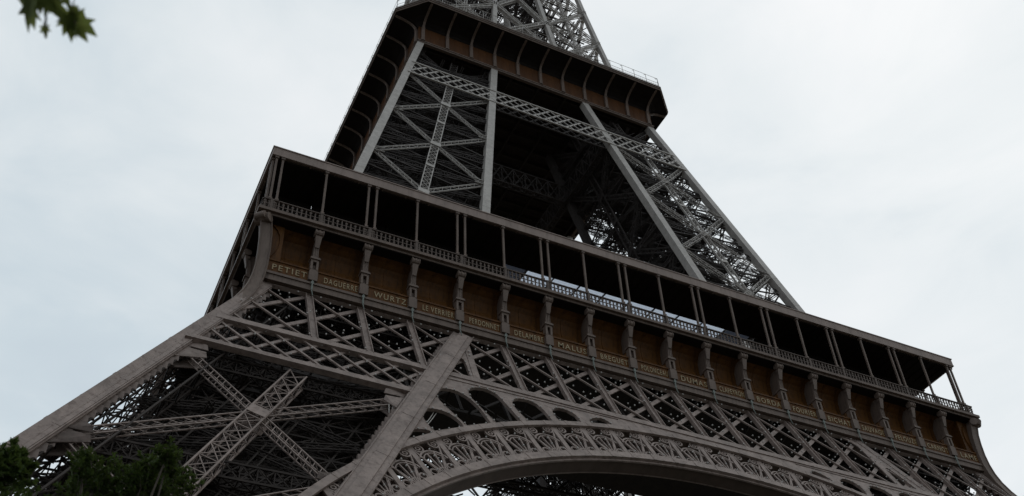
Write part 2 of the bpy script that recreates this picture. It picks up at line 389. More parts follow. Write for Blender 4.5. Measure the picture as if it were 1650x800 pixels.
# ================================================================== belt truss (between z 41 and 51) with spandrel and arch
bulbs = MB()
def F(x, z, d=0.0): return V((x, -H(z), z))-nF*d
def bulbline(A, B, step=.92, off=.14):
    A = V(A); B = V(B); k = max(1, int((B-A).length/step))
    for i in range(k):
        bulbs.ball(A.lerp(B, (i+.5)/k)+nF*off, .07, 5, 4)
PITCH_ = 3.84
def make_belt():
    m = MB(); th = MB()
    z1 = 51.2; z0 = 44.75; zb = 41.25
    def clip(x0, za, x1, zb_, lim):
        # clip in x to +-lim(z) by sampling
        pts = []
        n_ = 40
        ok = [i/n_ for i in range(n_+1) if abs(x0+(x1-x0)*i/n_) <= lim(za+(zb_-za)*i/n_)]
        if len(ok) < 4: return None
        a_, b_ = ok[0], ok[-1]
        return (x0+(x1-x0)*a_, za+(zb_-za)*a_, x0+(x1-x0)*b_, za+(zb_-za)*b_)
    # chords
    zc_ = 44.95
    for zz, w, lim in ((z1+.15, .5, H(z1)-.1), (z0-.08, .55, H(z0)-.3)):
        m.beam(F(-lim, zz, .08), F(lim, zz, .08), w, .3, nF)
    m.beam(F(-H(z0)+.3, z0-.36, .12), F(H(z0)-.3, z0-.36, .12), .07, .4, nF)
    # lower chord on the piers
    for s_ in (-1, 1):
        m.beam(F(s_*(H(zb)-.3), zb, .08), F(s_*(Hi(zb)+.62), zb, .08), .55, .28, nF)
        m.beam(F(s_*(H(zb)-.3), zb-.34, -.02), F(s_*(Hi(zb)+.62), zb-.34, .1), .08, .4, nF)
    for lay, d in ((0, .12), (1, 2.6)):
        if lay == 1: front_ = m; m = MB()
        wv, wf, wt = (.45, .34, .14) if lay == 0 else (.24, .2, .1)
        lim = lambda z: H(z)-.6
        for i in range(-9, 10):
            x = i*PITCH_
            if abs(x) > H(z1)-.2: 
                continue
            if not(18.4 < abs(x) < 19.6 and lay == 0):
                m.beam(F(x, z0+.1, d), F(x, z1, d), wv, .2, nF)
                if lay == 0:
                    for sx in (-wv/2, wv/2): m.beam(F(x+sx, z0+.1, d-.08), F(x+sx, z1, d-.08), .06, .3, nF)
        for i in range(-12, 13):
            xt = i*PITCH_
            # '/' broad, '\\' narrow, each spans two panels
            c = clip(xt-7.2, z0, xt, z1, lim)
            if c: m.beam(F(c[0], c[1], d+.12), F(c[2], c[3], d+.12), wf, .1, nF)
            if c and lay == 0:
                bulbline(F(c[0], c[1]+.55, 0), F(c[2], c[3]+.0, 0)-V((.5,0,0)))
            c = clip(xt, z1, xt+7.2, z0, lim)
            if c: m.beam(F(c[0], c[1], d-.02), F(c[2], c[3], d-.02), wt, .12, nF)
            if c and lay == 0:
                bulbline(F(c[0]+.5, c[1], 0), F(c[2]+.5, c[3], 0))
        # double lattice of the lower band on the piers
        for s_ in (-1, 1):
            k = 0
            x = 17.0
            while x < 41:
                for dx in (3.6, -3.6):
                    lo = lambda z: Hi(z)+.6
                    n_ = 24; pts = []
                    for q in range(n_+1):
                        xx = x+dx*q/n_; z_ = zb+(z0-zb)*q/n_
                        if Hi(z_)+.5 <= xx <= H(z_)-.6: pts.append((xx, z_))
                    if len(pts) > 3:
                        A = F(s_*pts[0][0], pts[0][1], d+(.02 if dx > 0 else .12)); B = F(s_*pts[-1][0], pts[-1][1], d+(.02 if dx > 0 else .12))
                        screen_slash = (dx > 0) == (s_ > 0)
                        m.beam(A, B, (.24 if screen_slash else .16) if lay == 0 else .1, .1, nF)
                        if lay == 0 and screen_slash: bulbline(A+V((.3, 0, 0)), B+V((.3, 0, 0)))
                x += 1.86
    # back chords and ties
    for zz in (z1, z0, zb): 
        L_ = H(zz)-.5
        if zz == zb:
            for s_ in (-1, 1): m.beam(F(s_*L_, zz, 2.7), F(s_*Hi(zz), zz, 2.7), .4, .3, nF)
        else: m.beam(F(-L_, zz, 2.7), F(L_, zz, 2.7), .4, .3, nF)
    x = -34
    while x <= 34:
        m.beam(F(x, z1-.1, .2), F(x, z1-.1, 2.7), .12, .3, (0, 0, 1)); m.beam(F(x, z0, .2), F(x, z0, 2.7), .12, .25, (0, 0, 1)); x += 1.92
    # small round-headed corner plates at the verticals' feet, right-hand end of each thin tie
    b = front_.build('belt_truss', IRON, tower)
    m.build('back_lattice', IRONI, b)  # rear layer of the same truss, shade painted in by the darker tone
    return b
belt = make_belt()
for (xa, za, xb_, zb_, sag) in ((-25.9, 39.6, -27.6, 34.0, .9), (-26.2, 39.4, -27.8, 33.6, 1.5), (-28.2, 34.6, -29.6, 30.8, .4), (-22.9, 39.8, -24.3, 37.4, .05), (-23.1, 39.8, -24.6, 37.2, .1)):
    cb = MB(); A = F(xa, za, .3); B = F(xb_, zb_, .3); pr_ = None
    for q in range(11):
        P = A.lerp(B, q/10)+V((.2, 0, -1))*sag*4*(q/10)*(1-q/10)
        if pr_: cb.tube(pr_, P, .035, .035, 4)
        pr_ = P
    cb.build('cable', IRONU, tower)
bl = None

# arch geometry in plane coordinates (x, s) with s = z * KS
KS = math.sqrt(1+K1*K1)
def P2(x, s, d=0.0): return F(x, s/KS, d)
EC, ER = 9.8797, 39.131
IC, IR = 8.1215, 37.313
def ext(th, dr=0, d=0): return P2((ER+dr)*math.sin(th), EC+(ER+dr)*math.cos(th), d)
def inn(th, dr=0, d=0): return P2((IR+dr)*math.sin(th), IC+(IR+dr)*math.cos(th), d)
def make_arch():
    m = MB(); so_ = MB(); de = MB()
    T0 = math.radians(58); n = 120
    DEP = 1.0
    def band(f, r0, r1, d0, d1, mb, skip=1):
        vs = []; fs = []
        for i in range(n+1):
            th = -T0+2*T0*i/n
            for rr, dd in ((r0, d0), (r1, d0), (r1, d1), (r0, d1)): vs.append(tuple(f(th, rr, dd)))
        for i in range(n):
            for k in range(4):
                a = i*4+k; b = i*4+(k+1) % 4; fs.append((a, a+4, b+4, b))
        mb.add(vs, fs)
    band(ext, -.42, .06, -.16, .02, m)          # outer rim, front flange
    band(ext, -.12, -.04, .03, DEP, m)         # its web
    band(ext, -.55, .0, DEP, DEP+.1, m)
    band(inn, -.64, -.02, -.22, .0, m)           # inner rim
    band(inn, -.80, -.08, .0, .12, m)
    band(inn, -.7, .0, DEP, DEP+.12, m)
    band(inn, -.72, -.60, .13, DEP, so_)        # soffit
    for i in range(-18, 19):
        th = (i+.2)*math.radians(2.9)
        for f, r0, r1, dd in ((ext, -.43, .07, -.17), (inn, -.65, -.01, -.23)):
            A = f(th-.0035, (r0+r1)/2, dd+.02); B = f(th+.0035, (r0+r1)/2, dd+.02); m.beam(A, B, r1-r0, .06, nF)
    arch = m.build('arch', IRON, tower)
    so_.build('arch_soffit', SOFF, arch)
    # posts and cast tracery in every bay
    st = math.radians(3.95)
    k = -14
    def mix(th, f, d=0.0, dth=0.0):
        A = inn(th, 0, d); B = ext(th, -.17, d); return A.lerp(B, f)
    def ring(mb, c, r, wdt, th0, f0, a0=0, a1=2*math.pi, nseg=12, dd=.1):
        """ring in the arch plane around bay position"""
        P0 = mix(c, f0, dd); rad = (mix(c, 1)-mix(c, 0)).normalized(); tg = rad.cross(nF)
        pts = [P0+(rad*math.sin(a0+(a1-a0)*i/nseg)+tg*math.cos(a0+(a1-a0)*i/nseg))*r for i in range(nseg+1)]
        for a, b in zip(pts, pts[1:]): mb.beam(a, b, wdt, .12, nF)
    for i in range(-14, 14):
        th = (i+.5)*st
        if abs(th) > T0: continue
        m2 = de
        # the post is a plate pair with web
        de.beam(mix(th, 0, .1), mix(th, 1, .1), .36, .12, nF)
        de.beam(mix(th, 0, .35), mix(th, 1, .35), .08, .5, nF)
        de.beam(mix(th, 0, DEP), mix(th, 1, DEP), .3, .12, nF)
        de.beam(mix(th, .05, .2), mix(th, .95, DEP-.1), .12, .12, nF)
        de.beam(mix(th, .95, .2), mix(th, .05, DEP-.1), .12, .12, nF)
        tc_ = th+st/2
        if tc_ > T0: continue
        half = st/2
        for s_ in (-1, 1):
            ring(de, tc_+s_*half*.55, .36, .1, 0, .84, nseg=9); ring(de, tc_+s_*half*.55, .16, .08, 0, .84, nseg=6)
            ring(de, tc_+s_*half*.60, .26, .1, 0, .14, nseg=8)
        ring(de, tc_, 1.0, .12, 0, .38, a0=math.radians(18), a1=math.radians(162), nseg=10)
        ring(de, tc_, .78, .07, 0, .38, a0=math.radians(18), a1=math.radians(162), nseg=10)
        for q in (-.62, -.22, .22, .62):
            A = mix(tc_+q*half*1.05, .66-abs(q)*.12, .1); B = mix(tc_+q*half*.16, .06, .1)
            de.beam(A, B, .085, .1, nF)
        ring(de, tc_, .3, .12, 0, .08, a0=0, a1=math.pi, nseg=6)
        for q in (-1, 1):
            de.beam(mix(tc_+q*half*.93, .95, .1), mix(tc_+q*half*.22, .03, .1), .1, .1, nF)
        for q in (.3, .5, .7):
            bulbs.ball(mix(tc_, q, -.05), .07, 5, 4)
        bulbs.ball(mix(tc_+half*.5, .12, -.1), .07, 5, 4); bulbs.ball(mix(tc_-half*.5, .12, -.1), .07, 5, 4)
    de.build('cast_tracery', IRON, arch)
    return arch
arch = make_arch()

def make_spandrel():
    from mathutils.geometry import tessellate_polygon
    m = MB(); zt = 44.62
    def zext(x): return (EC+math.sqrt(ER*ER-x*x))/KS
    holes = [
     [(-25.64,35.89),(-25.47,36.39),(-25.09,36.75),(-24.56,36.96),(-24.07,36.99),(-23.8,36.88),(-24.22,36.56),(-25.01,35.99),(-25.55,35.65)],
     [(-24.27,38.78),(-24.09,39.2),(-23.67,39.51),(-23.06,39.66),(-22.47,39.59),(-22.07,39.38),(-21.71,39.0),(-21.51,38.62),(-21.49,38.3),(-22.25,37.86),(-23.06,37.4),(-23.71,37.03),(-23.99,37.42),(-24.22,38.09)],
     [(-22.8,41.58),(-22.58,42.12),(-22.12,42.47),(-21.54,42.63),(-20.94,42.54),(-20.38,42.18),(-20.03,41.68),(-19.66,40.93),(-19.31,39.51),(-20.2,39.04),(-21.22,38.52),(-21.51,38.88),(-22.12,39.85),(-22.68,40.79)],
     [(-20.2,42.79),(-19.96,43.34),(-19.48,43.68),(-18.78,43.86),(-18.24,43.73),(-17.83,43.41),(-17.43,42.45),(-17.07,41.43),(-16.76,40.54),(-17.76,40.09),(-18.9,39.64),(-19.16,40.13),(-19.68,41.18),(-20.1,42.04)],
     [(-16.93,42.78),(-16.66,43.35),(-16.18,43.67),(-15.39,43.77),(-14.8,43.49),(-14.41,42.84),(-14.08,41.54),(-15.06,41.07),(-16.2,40.65),(-16.46,41.28),(-16.86,42.15)],
     [(-13.79,42.95),(-13.48,43.48),(-13.01,43.74),(-12.32,43.74),(-11.76,43.33),(-11.59,42.47),(-12.39,42.04),(-13.35,41.71),(-13.69,42.2)],
     [(-10.84,42.97),(-10.42,43.45),(-9.62,43.8),(-9.05,43.56),(-8.82,43.1),(-9.69,42.78),(-10.59,42.54)]]
    xr0 = -26.9
    while zext(xr0) < 0 or -xr0 > Hi(zext(xr0))-.35: xr0 += .05
    outer = [(xr0+(0-xr0)*i/60, zext(xr0+(0-xr0)*i/60)-.05) for i in range(61)]
    outer += [(0, zt), (-12, zt), (-19.05, zt)]
    zz = zt
    while zz > outer[0][1]+.4: outer.append((-(Hi(zz)-.35), zz)); zz -= 1.0
    tri_o = [(-(Hi(44.6)-.35), 44.63), (-(Hi(47.5)-.35), 47.5), (-(Hi(51)-.35), 51.05), (-17.2, 51.05), (-18.09, 50.71), (-18.7, 49.95), (-18.86, 47.91), (-18.95, 44.63)]
    tri_h = [(-21.2, 44.85), (-20.18, 47.1), (-19.8, 47.5), (-19.5, 47.3), (-19.44, 46.49), (-19.5, 44.85)]
    def plate(out_, hs, sx, d0, d1):
        loops = [out_]+hs
        flat = [p for lp in loops for p in lp]
        tris = tessellate_polygon([[V((x, z, 0)) for x, z in lp] for lp in loops])
        n_ = len(flat)
        vs = [tuple(F(sx*x, z, d0)) for x, z in flat]+[tuple(F(sx*x, z, d1)) for x, z in flat]
        fs = [tuple(t) for t in tris]+[tuple(i+n_ for i in reversed(t)) for t in tris]
        o = 0
        for lp in loops:
            k = len(lp)
            for i in range(k): fs.append((o+i, o+(i+1) % k, n_+o+(i+1) % k, n_+o+i))
            o += k
        m.add(vs, fs)
        for lp in hs:      # stiffening lip and lamps round each opening
            k = len(lp)
            for i in range(k):
                A = F(sx*lp[i][0], lp[i][1], d0+.10); B = F(sx*lp[(i+1) % k][0], lp[(i+1) % k][1], d0+.10)
                m.beam(A-nF*-.0, B, .05, .22, nF)
            for i in range(k):
                a, b = lp[i], lp[(i+1) % k]
                if math.hypot(a[0]-b[0], a[1]-b[1]) > .45: bulbs.ball(F(sx*(a[0]+b[0])/2, (a[1]+b[1])/2, d0-.05), .07, 5, 4)
    for sx in (1, -1):
        plate(outer, holes, sx, 0.0, .06)
        plate(tri_o, [tri_h], sx, -.02, .06)
        m.beam(F(-sx*19.05, 44.7, -.03), F(-sx*18.78, 50.0, -.03), .5, .08, nF)
        m.beam(F(-sx*(Hi(43.9)-.4), 43.9, -.03), F(-sx*8, 44.15, -.03), .05, .05, nF)
    return m.build('spandrel_plate', IRON, tower)
sp = make_spandrel()
lb = bulbs.build('light_bulb', BULB, belt); lb['kind'] = 'stuff'
tree4(belt); tree4(arch)
for k in (1, 2, 3): turned(sp, k)

# ================================================================== first gallery
g1 = MB()
HO = 13.0; ZD = 57.0
def ringbox(mb, o, i, z0, z1):
    mb.box(-o, o, -o, -i, z0, z1); mb.box(-o, o, i, o, z0, z1); mb.box(-o, -i, -i, i, z0, z1); mb.box(i, o, -i, i, z0, z1)
ringbox(g1, 35.2, HO, 57.0, 57.25)
ringbox(g1, 35.32, 34.6, 57.252, 57.40); ringbox(g1, 35.2, 34.9, 56.86, 56.998)
ringbox(g1, 35.45, 35.21, 57.06, 57.32)
# beams below the deck
for k in range(-8, 9):
    x = k*3.84
    for s_ in (-1, 1):
        g1.beam((x, s_*33, 55.9), (x, s_*HO, 55.9), .25, 1.6, (0, 0, 1)); g1.beam((s_*33, x, 55.9), (s_*HO, x, 55.9), .25, 1.6, (0, 0, 1))
gallery = g1.build('first_gallery', TRIM, tower)
un = MB()
# deep floor girders of the first storey and the trussed rim of the central well
for q in (-HO, HO):
    un.lattice((-33, q, 54.6), (33, q, 54.6), 1.2, 3.0, (0, 0, 1), 22, .22, .12); un.lattice((q, -33, 54.6), (q, 33, 54.6), 1.2, 3.0, (0, 0, 1), 22, .22, .12)
for q in (-8, -3, 3, 8):
    un.lattice((-HO, q, 56.2), (HO, q, 56.2), 1.0, .8, (0, 0, 1), 13, .14, .10); un.lattice((q, -HO, 56.2), (q, HO, 56.2), 1.0, .8, (0, 0, 1), 13, .14, .10)
for q in (-23, -18, 18, 23, 28, -28):
    un.lattice((-32, q, 54.2), (32, q, 54.2), 2.4, .8, (0, 0, 1), 34, .2, .1); un.lattice((q, -32, 54.2), (q, 32, 54.2), 2.4, .8, (0, 0, 1), 34, .2, .1)
rn = random.Random(5)
for k in range(9):
    q = -12+3*k
    un.beam((q, -12.5, 56.6), (min(q+14, 12.5), -12.5+(min(q+14, 12.5)-q), 56.6), .16, .2, (0, 0, 1)); un.beam((q, 12.5, 56.5), (max(q-14, -12.5), 12.5-(q-max(q-14, -12.5)), 56.5), .16, .2, (0, 0, 1))
for k in range(110):
    a = rn.uniform(-12, 12); b = rn.uniform(-12, 12); c = rn.uniform(-2.5, 2.5); d = rn.uniform(-2.5, 2.5)
    un.beam((a, b, 56.3), (a+c, b+d, 56.3), .1, .14, (0, 0, 1))
un.build('floor_girder', IRONB, gallery)  # underfloor shade is carried by the dark colour
# plates closing the underside ring behind the frieze
cl_ = MB(); ringbox(cl_, 33.4, 17.5, 52.0, 52.12); cl_.build('underside_plate', IRONB, gallery)

# band below the names
bd = MB(); bd.box(-34.62, 34.62, -34.62, -33.8, 51.28, 51.92)
bd.box(-34.72, 34.72, -34.72, -34.622, 51.78, 51.95)
bd.box(-34.64, 34.64, -34.64, -34.0, 51.952, 52.06)
band = bd.build('frieze_band', TRIM, gallery)
for k in (1, 2, 3): turned(band, k, gallery)
# frieze: name strip, wall and cove, one panel per bay
NW = 34.55; PB = 2*NW/18
def panel_mesh():
    m = MB(); w = PB/2-.002
    prof = [(-34.52, 52.06), (-34.52, 53.10), (-34.60, 53.11), (-34.60, 53.24), (-34.05, 53.27), (-33.80, 53.6), (-33.58, 54.1), (-33.42, 54.7), (-33.40, 55.2), (-33.46, 55.7), (-33.66, 56.15), (-34.0, 56.5), (-34.3, 56.7)]
    n = len(prof); vs = []
    for x in (-w, w): vs += [(x, y, z) for y, z in prof]
    
    m.add(vs, [(i, n+i, n+i+1, i+1) for i in range(n-1)])
    # centre joint and sheet edges
    for x, wd in ((0, .09), (-w+.4, .07), (w-.4, .07)):
        for (y0, z0), (y1, z1) in zip(prof[4:], prof[5:]): m.beam((x, y0-.02, z0), (x, y1-.02, z1), wd, .05, (0, -1, 0))
    for i in range(10):
        m.ball((-w+.5+(2*w-1)*i/9, -34.53, 52.16), .02, 4, 3)
    return m
pm = panel_mesh().build('frieze_panel', PANEL, gallery)
cv1 = MB(); ringbox(cv1, 33.3, 33.1, 51.3, 56.998)
cp = [(34.3, 56.70), (35.12, 56.80)]
for (a, z), (a1, z1) in zip(cp, cp[1:]):
    q = [(-a, -a, z), (a, -a, z), (a, a, z), (-a, a, z), (-a1, -a1, z1), (a1, -a1, z1), (a1, a1, z1), (-a1, a1, z1)]
    cv1.add(q, [(i, (i+1) % 4, 4+(i+1) % 4, 4+i) for i in range(4)]); ringbox(cv1, 35.15, 33.5, 56.802, 56.858)
cv1.build('gallery_soffit', CLADSHADE, gallery)  # shade under the slab is painted in with near-black
pm.location = (-NW+PB/2, 0, 0)
first = True
for k in range(4):
    R = Matrix.Rotation(-k*math.pi/2, 4, 'Z')
    for i in range(18):
        o = pm if first else pm.copy()
        if not first: C.objects.link(o)
        first = False; o.parent = gallery
        o.matrix_local = R @ Matrix.Translation((-NW+PB*(i+.5), 0, 0))
# lettering
names = 'PETIET DAGUERRE WURTZ LE_VERRIER PERDONNET DELAMBRE MALUS BREGUET POLONCEAU DUMAS CLAPEYRON BORDA FOURIER BICHAT SAUVAGE PELOUZE CARNOT LAME'.split()
dg = None
for i, nm in enumerate(names):
    cu = bpy.data.curves.new('txt', 'FONT'); cu.body = nm.replace('_', ' '); cu.size = .74; cu.extrude = .025; cu.space_character = 1.25; cu.align_x = 'CENTER'; cu.offset = .006; cu.resolution_u = 3
    to = bpy.data.objects.new('txt', cu); C.objects.link(to)
    bpy.context.view_layer.update(); dg = bpy.context.evaluated_depsgraph_get()
    me = bpy.data.meshes.new_from_object(to.evaluated_get(dg)); bpy.data.objects.remove(to); bpy.data.curves.remove(cu)
    xs = [v.co.x for v in me.vertices]; wd = max(xs)-min(xs); lim = PB-1.3
    sx = min(1.0, lim/wd)
    for v in me.vertices: v.co.x *= sx
    me.name = 'name_lettering'; me.materials.clear(); me.materials.append(GOLD)
    o = bpy.data.objects.new('name_lettering', me); C.objects.link(o); o.parent = gallery
    o['label'] = 'gilt capitals reading ' + 'the surname in bay %d from the left' % (i+1)
    o.location = (-NW+PB*(i+.5)+.22, -34.545, 52.32); o.rotation_euler = (math.pi/2, 0, 0)
# consoles
def console_mesh():
    m = MB()
    m.box(-.40, .40, -34.84, -34.4, 52.062, 52.95)       # foot block
    m.box(-.34, .34, -34.80, -34.4, 52.952, 53.1)
    # arched pedestal niche: two cheeks, head, back
    m.box(-.36, -.16, -34.82, -34.35, 53.1, 53.85); m.box(.16, .36, -34.82, -34.35, 53.1, 53.85); m.box(-.16, .16, -34.55, -34.35, 53.1, 53.72)
    m.box(-.36, .36, -34.82, -34.35, 53.85, 54.05)
    m.box(-.46, .46, -34.93, -34.3, 54.05, 54.17); m.box(-.40, .40, -34.86, -34.35, 54.172, 54.3)
    pr = [(54.30, -34.74, .27), (55.0, -34.76, .25), (55.6, -34.84, .23), (56.1, -34.95, .22), (56.45, -35.05, .22)]
    for (z0, y0, w0), (z1, y1, w1) in zip(pr, pr[1:]):
        m.hexa([(-w0, y0, z0), (w0, y0, z0), (w0, y0+.22, z0), (-w0, y0+.22, z0), (-w1, y1, z1), (w1, y1, z1), (w1, y1+.22, z1), (-w1, y1+.22, z1)])
        m.hexa([(-.05, y0+.22, z0), (.05, y0+.22, z0), (.05, -33.45, z0), (-.05, -33.45, z0), (-.05, y1+.22, z1), (.05, y1+.22, z1), (.05, -33.45, z1), (-.05, -33.45, z1)])
        for sx in (-1, 0, 1): m.beam((sx*w0*.75, y0-.02, z0), (sx*w1*.75, y1-.02, z1), .06, .05, (0, -1, 0))
    # scroll
    for x0, x1, r in ((-.36, .36, .27), (-.40, -.30, .32), (.30, .40, .32), (-.06, .06, .31)): m.tube((x0, -34.98, 56.52), (x1, -34.98, 56.52), r, r, 12)
    for x0, x1, r in ((-.30, .30, .15),): m.tube((x0, -34.86, 56.05), (x1, -34.86, 56.05), r, r, 8)
    m.box(-.36, .36, -35.1, -34.2, 56.76, 56.86)
    m.hexa([(-.2, -34.9, 55.2), (.2, -34.9, 55.2), (.14, -34.8, 55.2), (-.14, -34.8, 55.2), (-.3, -35.12, 56.2), (.3, -35.12, 56.2), (.3, -34.9, 56.2), (-.3, -34.9, 56.2)])
    return m
_c = console_mesh(); _c.v = [(v[0]*.82, v[1], v[2]) for v in _c.v]; cm = _c.build('console', TRIM, gallery); first = True
for k in range(4):
    R = Matrix.Rotation(-k*math.pi/2, 4, 'Z')
    for i in range(1, 18):
        o = cm if first else cm.copy()
        if not first: C.objects.link(o)
        first = False; o.parent = gallery
        o.matrix_local = R @ Matrix.Translation((-NW+PB*i, 0, 0))
dp = MB(); dp.tube((0, -34.80, 51.15), (0, -34.80, 52.0), .07, .07, 6); dp.tube((0, -34.80, 51.15), (.12, -34.86, 50.6), .05, .03, 6); dp.box(-.1, .1, -34.86, -34.72, 51.7, 51.9)
dpo = dp.build('drain_pipe', ZINC, gallery); dpo.location = (-NW+PB, 0, 0)
for i in range(2, 18):
    o = dpo.copy(); C.objects.link(o); o.parent = gallery; o.location = (-NW+PB*i, 0, 0)
# corner console sweeping up from the arris
cc = MB()
pf = [(36.35, 46.9), (35.9, 47.9), (35.5, 48.9), (35.18, 49.9), (34.97, 50.9), (34.85, 51.9), (34.8, 53), (34.82, 54.2), (34.88, 55.2), (35.0, 56.0), (35.15, 56.6), (35.2, 56.86)]
for (p0, z0), (p1, z1) in zip(pf, pf[1:]):
    q0 = p0-.75; q1 = p1-.75
    cc.hexa([(-p0, -p0, z0), (-q0, -p0, z0), (-q0, -q0, z0), (-p0, -q0, z0), (-p1, -p1, z1), (-q1, -p1, z1), (-q1, -q1, z1), (-p1, -q1, z1)])
    for a, b in (((-p0-.03, -p0-.03), (-p1-.03, -p1-.03)), ((-q0, -p0-.03), (-q1, -p1-.03))):
        cc.beam((a[0], a[1], z0), (b[0], b[1], z1), .1, .1, (-1, -1, 0))
# solid web between the sweep and the first bay
for ax in (0, 1):
    for (p0, z0), (p1, z1) in zip(pf[3:], pf[4:]):
        A = [(-p0+.5, -p0+.12), (-33.2, -p0+.12)]; B = [(-p1+.5, -p1+.12), (-33.2, -p1+.12)]
cc.tube((-35.32, -34.5, 56.5), (-34.5, -35.32, 56.5), .38, .38, 14); cc.tube((-35.45, -34.9, 56.5), (-34.9, -35.45, 56.5), .30, .30, 14)
cc.ball((-35.0, -35.0, 56.5), .42, 12, 8)
cc.box(-35.1, -34.3, -35.1, -34.3, 56.76, 56.86)
cw = MB(); cw.box(-34.42, -33.15, -34.42, -33.15, 52.07, 56.79)
cwo = cw.build('corner_panel', PANEL, gallery)
for k in (1, 2, 3): turned(cwo, k, gallery)
ck = cc.build('corner_console', TRIM, gallery)
for k in (1, 2, 3): turned(ck, k, gallery)

# balustrade
bm_ = MB(); y = -35.16; Lr = 35.16
bm_.box(-Lr, Lr, y-.09, y+.09, 58.36, 58.44); bm_.box(-Lr, Lr, y-.05, y+.05, 57.42, 57.48); bm_.box(-Lr, Lr, y-.03, y+.03, 57.90, 57.96)
x = -Lr+.1; i = 0
while x < Lr:
    bm_.box(x-.045, x+.045, y-.04, y+.04, 57.48, 58.36)
    if i % 2: bm_.box(x-.09, x+.09, y-.05, y+.05, 57.60, 57.74); 
    else: bm_.box(x-.09, x+.09, y-.05, y+.05, 58.10, 58.24)
    x += .35; i += 1
for k in range(19):
    x = -NW+PB*k; bm_.box(x-.11, x+.11, y-.08, y+.08, 57.4, 58.48)
bal = bm_.build('balustrade', RAIL, gallery)
for k in (1, 2, 3): turned(bal, k, gallery)

# canopy ring and posts
cn = MB(); CO, CI = 35.07, 30.9
ringbox(cn, CO, CI, 63.52, 64.24)
ringbox(cn, CO+.06, CO-.3, 64.242, 64.34); ringbox(cn, CO+.03, CO-.1, 63.40, 63.518)
for k in range(-17, 18):
    x = k*2.0
    for s_ in (-1, 1):
        cn.beam((x, s_*(CO-.15), 63.45), (x, s_*(CI+.1), 63.45), .1, .14, (0, 0, 1)); cn.beam((s_*(CO-.15), x, 63.45), (s_*(CI+.1), x, 63.45), .1, .14, (0, 0, 1))
canopy = cn.build('canopy', CANOPY, gallery)
cs = MB(); ringbox(cs, CO-.32, CI+.02, 63.30, 63.395)
for k in range(-34, 35):
    for s_ in (-1, 1):
        cs.box(k-.03, k+.03, s_*33-1.6, s_*33+1.6, 63.24, 63.298)
cs.build('canopy_soffit', CLADSHADE, gallery)  # shade under the canopy is put into the near-black colour
aw = MB()
for k in range(8):
    x0 = -10.7+k*2.66; x1 = x0+2.58
    aw.add([(x0, -30.85, 63.9), (x1, -30.85, 63.9), (x1, -25.5, 64.5), (x0, -25.5, 64.5), (x0, -30.85, 63.91), (x1, -30.85, 63.91), (x1, -25.5, 64.51), (x0, -25.5, 64.51)], [(0,3,2,1),(4,5,6,7),(0,1,5,4),(1,2,6,5),(2,3,7,6),(3,0,4,7)])
aw.build('awning', AWN, gallery)
GLASSG = AWN.copy(); GLASSG.name = 'grey_glass_reflection'
for n_ in GLASSG.node_tree.nodes:
    if n_.type == 'BSDF_TRANSLUCENT': n_.inputs[0].default_value = (.22, .23, .26, 1)
for x0, x1 in ((-13.4, -10.85), (10.75, 13.4)):
    ag = MB(); ag.add([(x0, -30.85, 63.9), (x1, -30.85, 63.9), (x1, -25.5, 64.5), (x0, -25.5, 64.5), (x0, -30.85, 63.91), (x1, -30.85, 63.91), (x1, -25.5, 64.51), (x0, -25.5, 64.51)], [(0,3,2,1),(4,5,6,7),(0,1,5,4),(1,2,6,5),(2,3,7,6),(3,0,4,7)])
    ag.build('pavilion_glass', GLASSG, gallery)  # grey panels stand in for pavilion glass, its reflection put into the tone
ar = MB()
for k in range(9):
    x0 = -10.74+k*2.66; ar.beam((x0, -30.88, 63.86), (x0, -25.4, 64.46), .09, .16, (0, 0, 1))
ar.beam((-10.9, -30.9, 63.75), (10.7, -30.9, 63.75), .1, .2, (0, 0, 1)); ar.beam((-10.9, -25.4, 64.4), (10.7, -25.4, 64.4), .1, .2, (0, 0, 1))
ar.build('awning_frame', IRONI, gallery)
pp = MB(); pp.beam((0, 0, 57.4), (0, 0, 63.5), .16, .16, (0, -1, 0)); pp.beam((0, 0, 58.7), (0, 0, 58.85), .27, .27, (0, -1, 0)); pp.beam((0, 0, 63.2), (0, 0, 63.42), .3, .3, (0, -1, 0))
pst = pp.build('canopy_post', TRIM, gallery); first = True
xs = []
for k in range(10):
    x = -34.52+k*7.67
    xs += [x-.3, x+.38] if k < 9 else [x-.35, x+.1]
    if k == 0: xs[-2:] = [-34.69, -34.2]
    if k < 9: xs.append(x+3.86)
for k in (0, 1, 3):
    R = Matrix.Rotation(-k*math.pi/2, 4, 'Z')
    for x in xs:
        o = pst if first else pst.copy()
        if not first: C.objects.link(o)
        first = False; o.parent = gallery
        o.matrix_local = R @ Matrix.Translation((x, -34.9, 0))
# pavilions set back from the walk: dark cladding with glazed fronts
def pav(s_):
    m = MB()
    for s_ in (s_,):
        x0, x1 = (-30.6, -13.5) if s_ < 0 else (13.5, 30.6)
        m.box(x0, x1, -31.0, -30.6, 57.3, 63.3)
        for k in range(9):
            x = x0+(x1-x0)*k/8; m.box(x-.08, x+.08, -31.1, -31.0, 57.3, 63.3)
    return m
for s_ in (-1, 1):
    pv = pav(s_).build('gallery_partition', CLADSHADE, gallery)
    if s_ < 0:
        ex = MB(); ex.box(-33.9, -30.7, -31.0, -30.6, 57.3, 63.3); ex.build('added_end_screen', CLADSHADE, gallery)  # added sheet, hides a corner gap where sky shows through
    for k in (1, 2, 3): turned(pv, k, gallery)

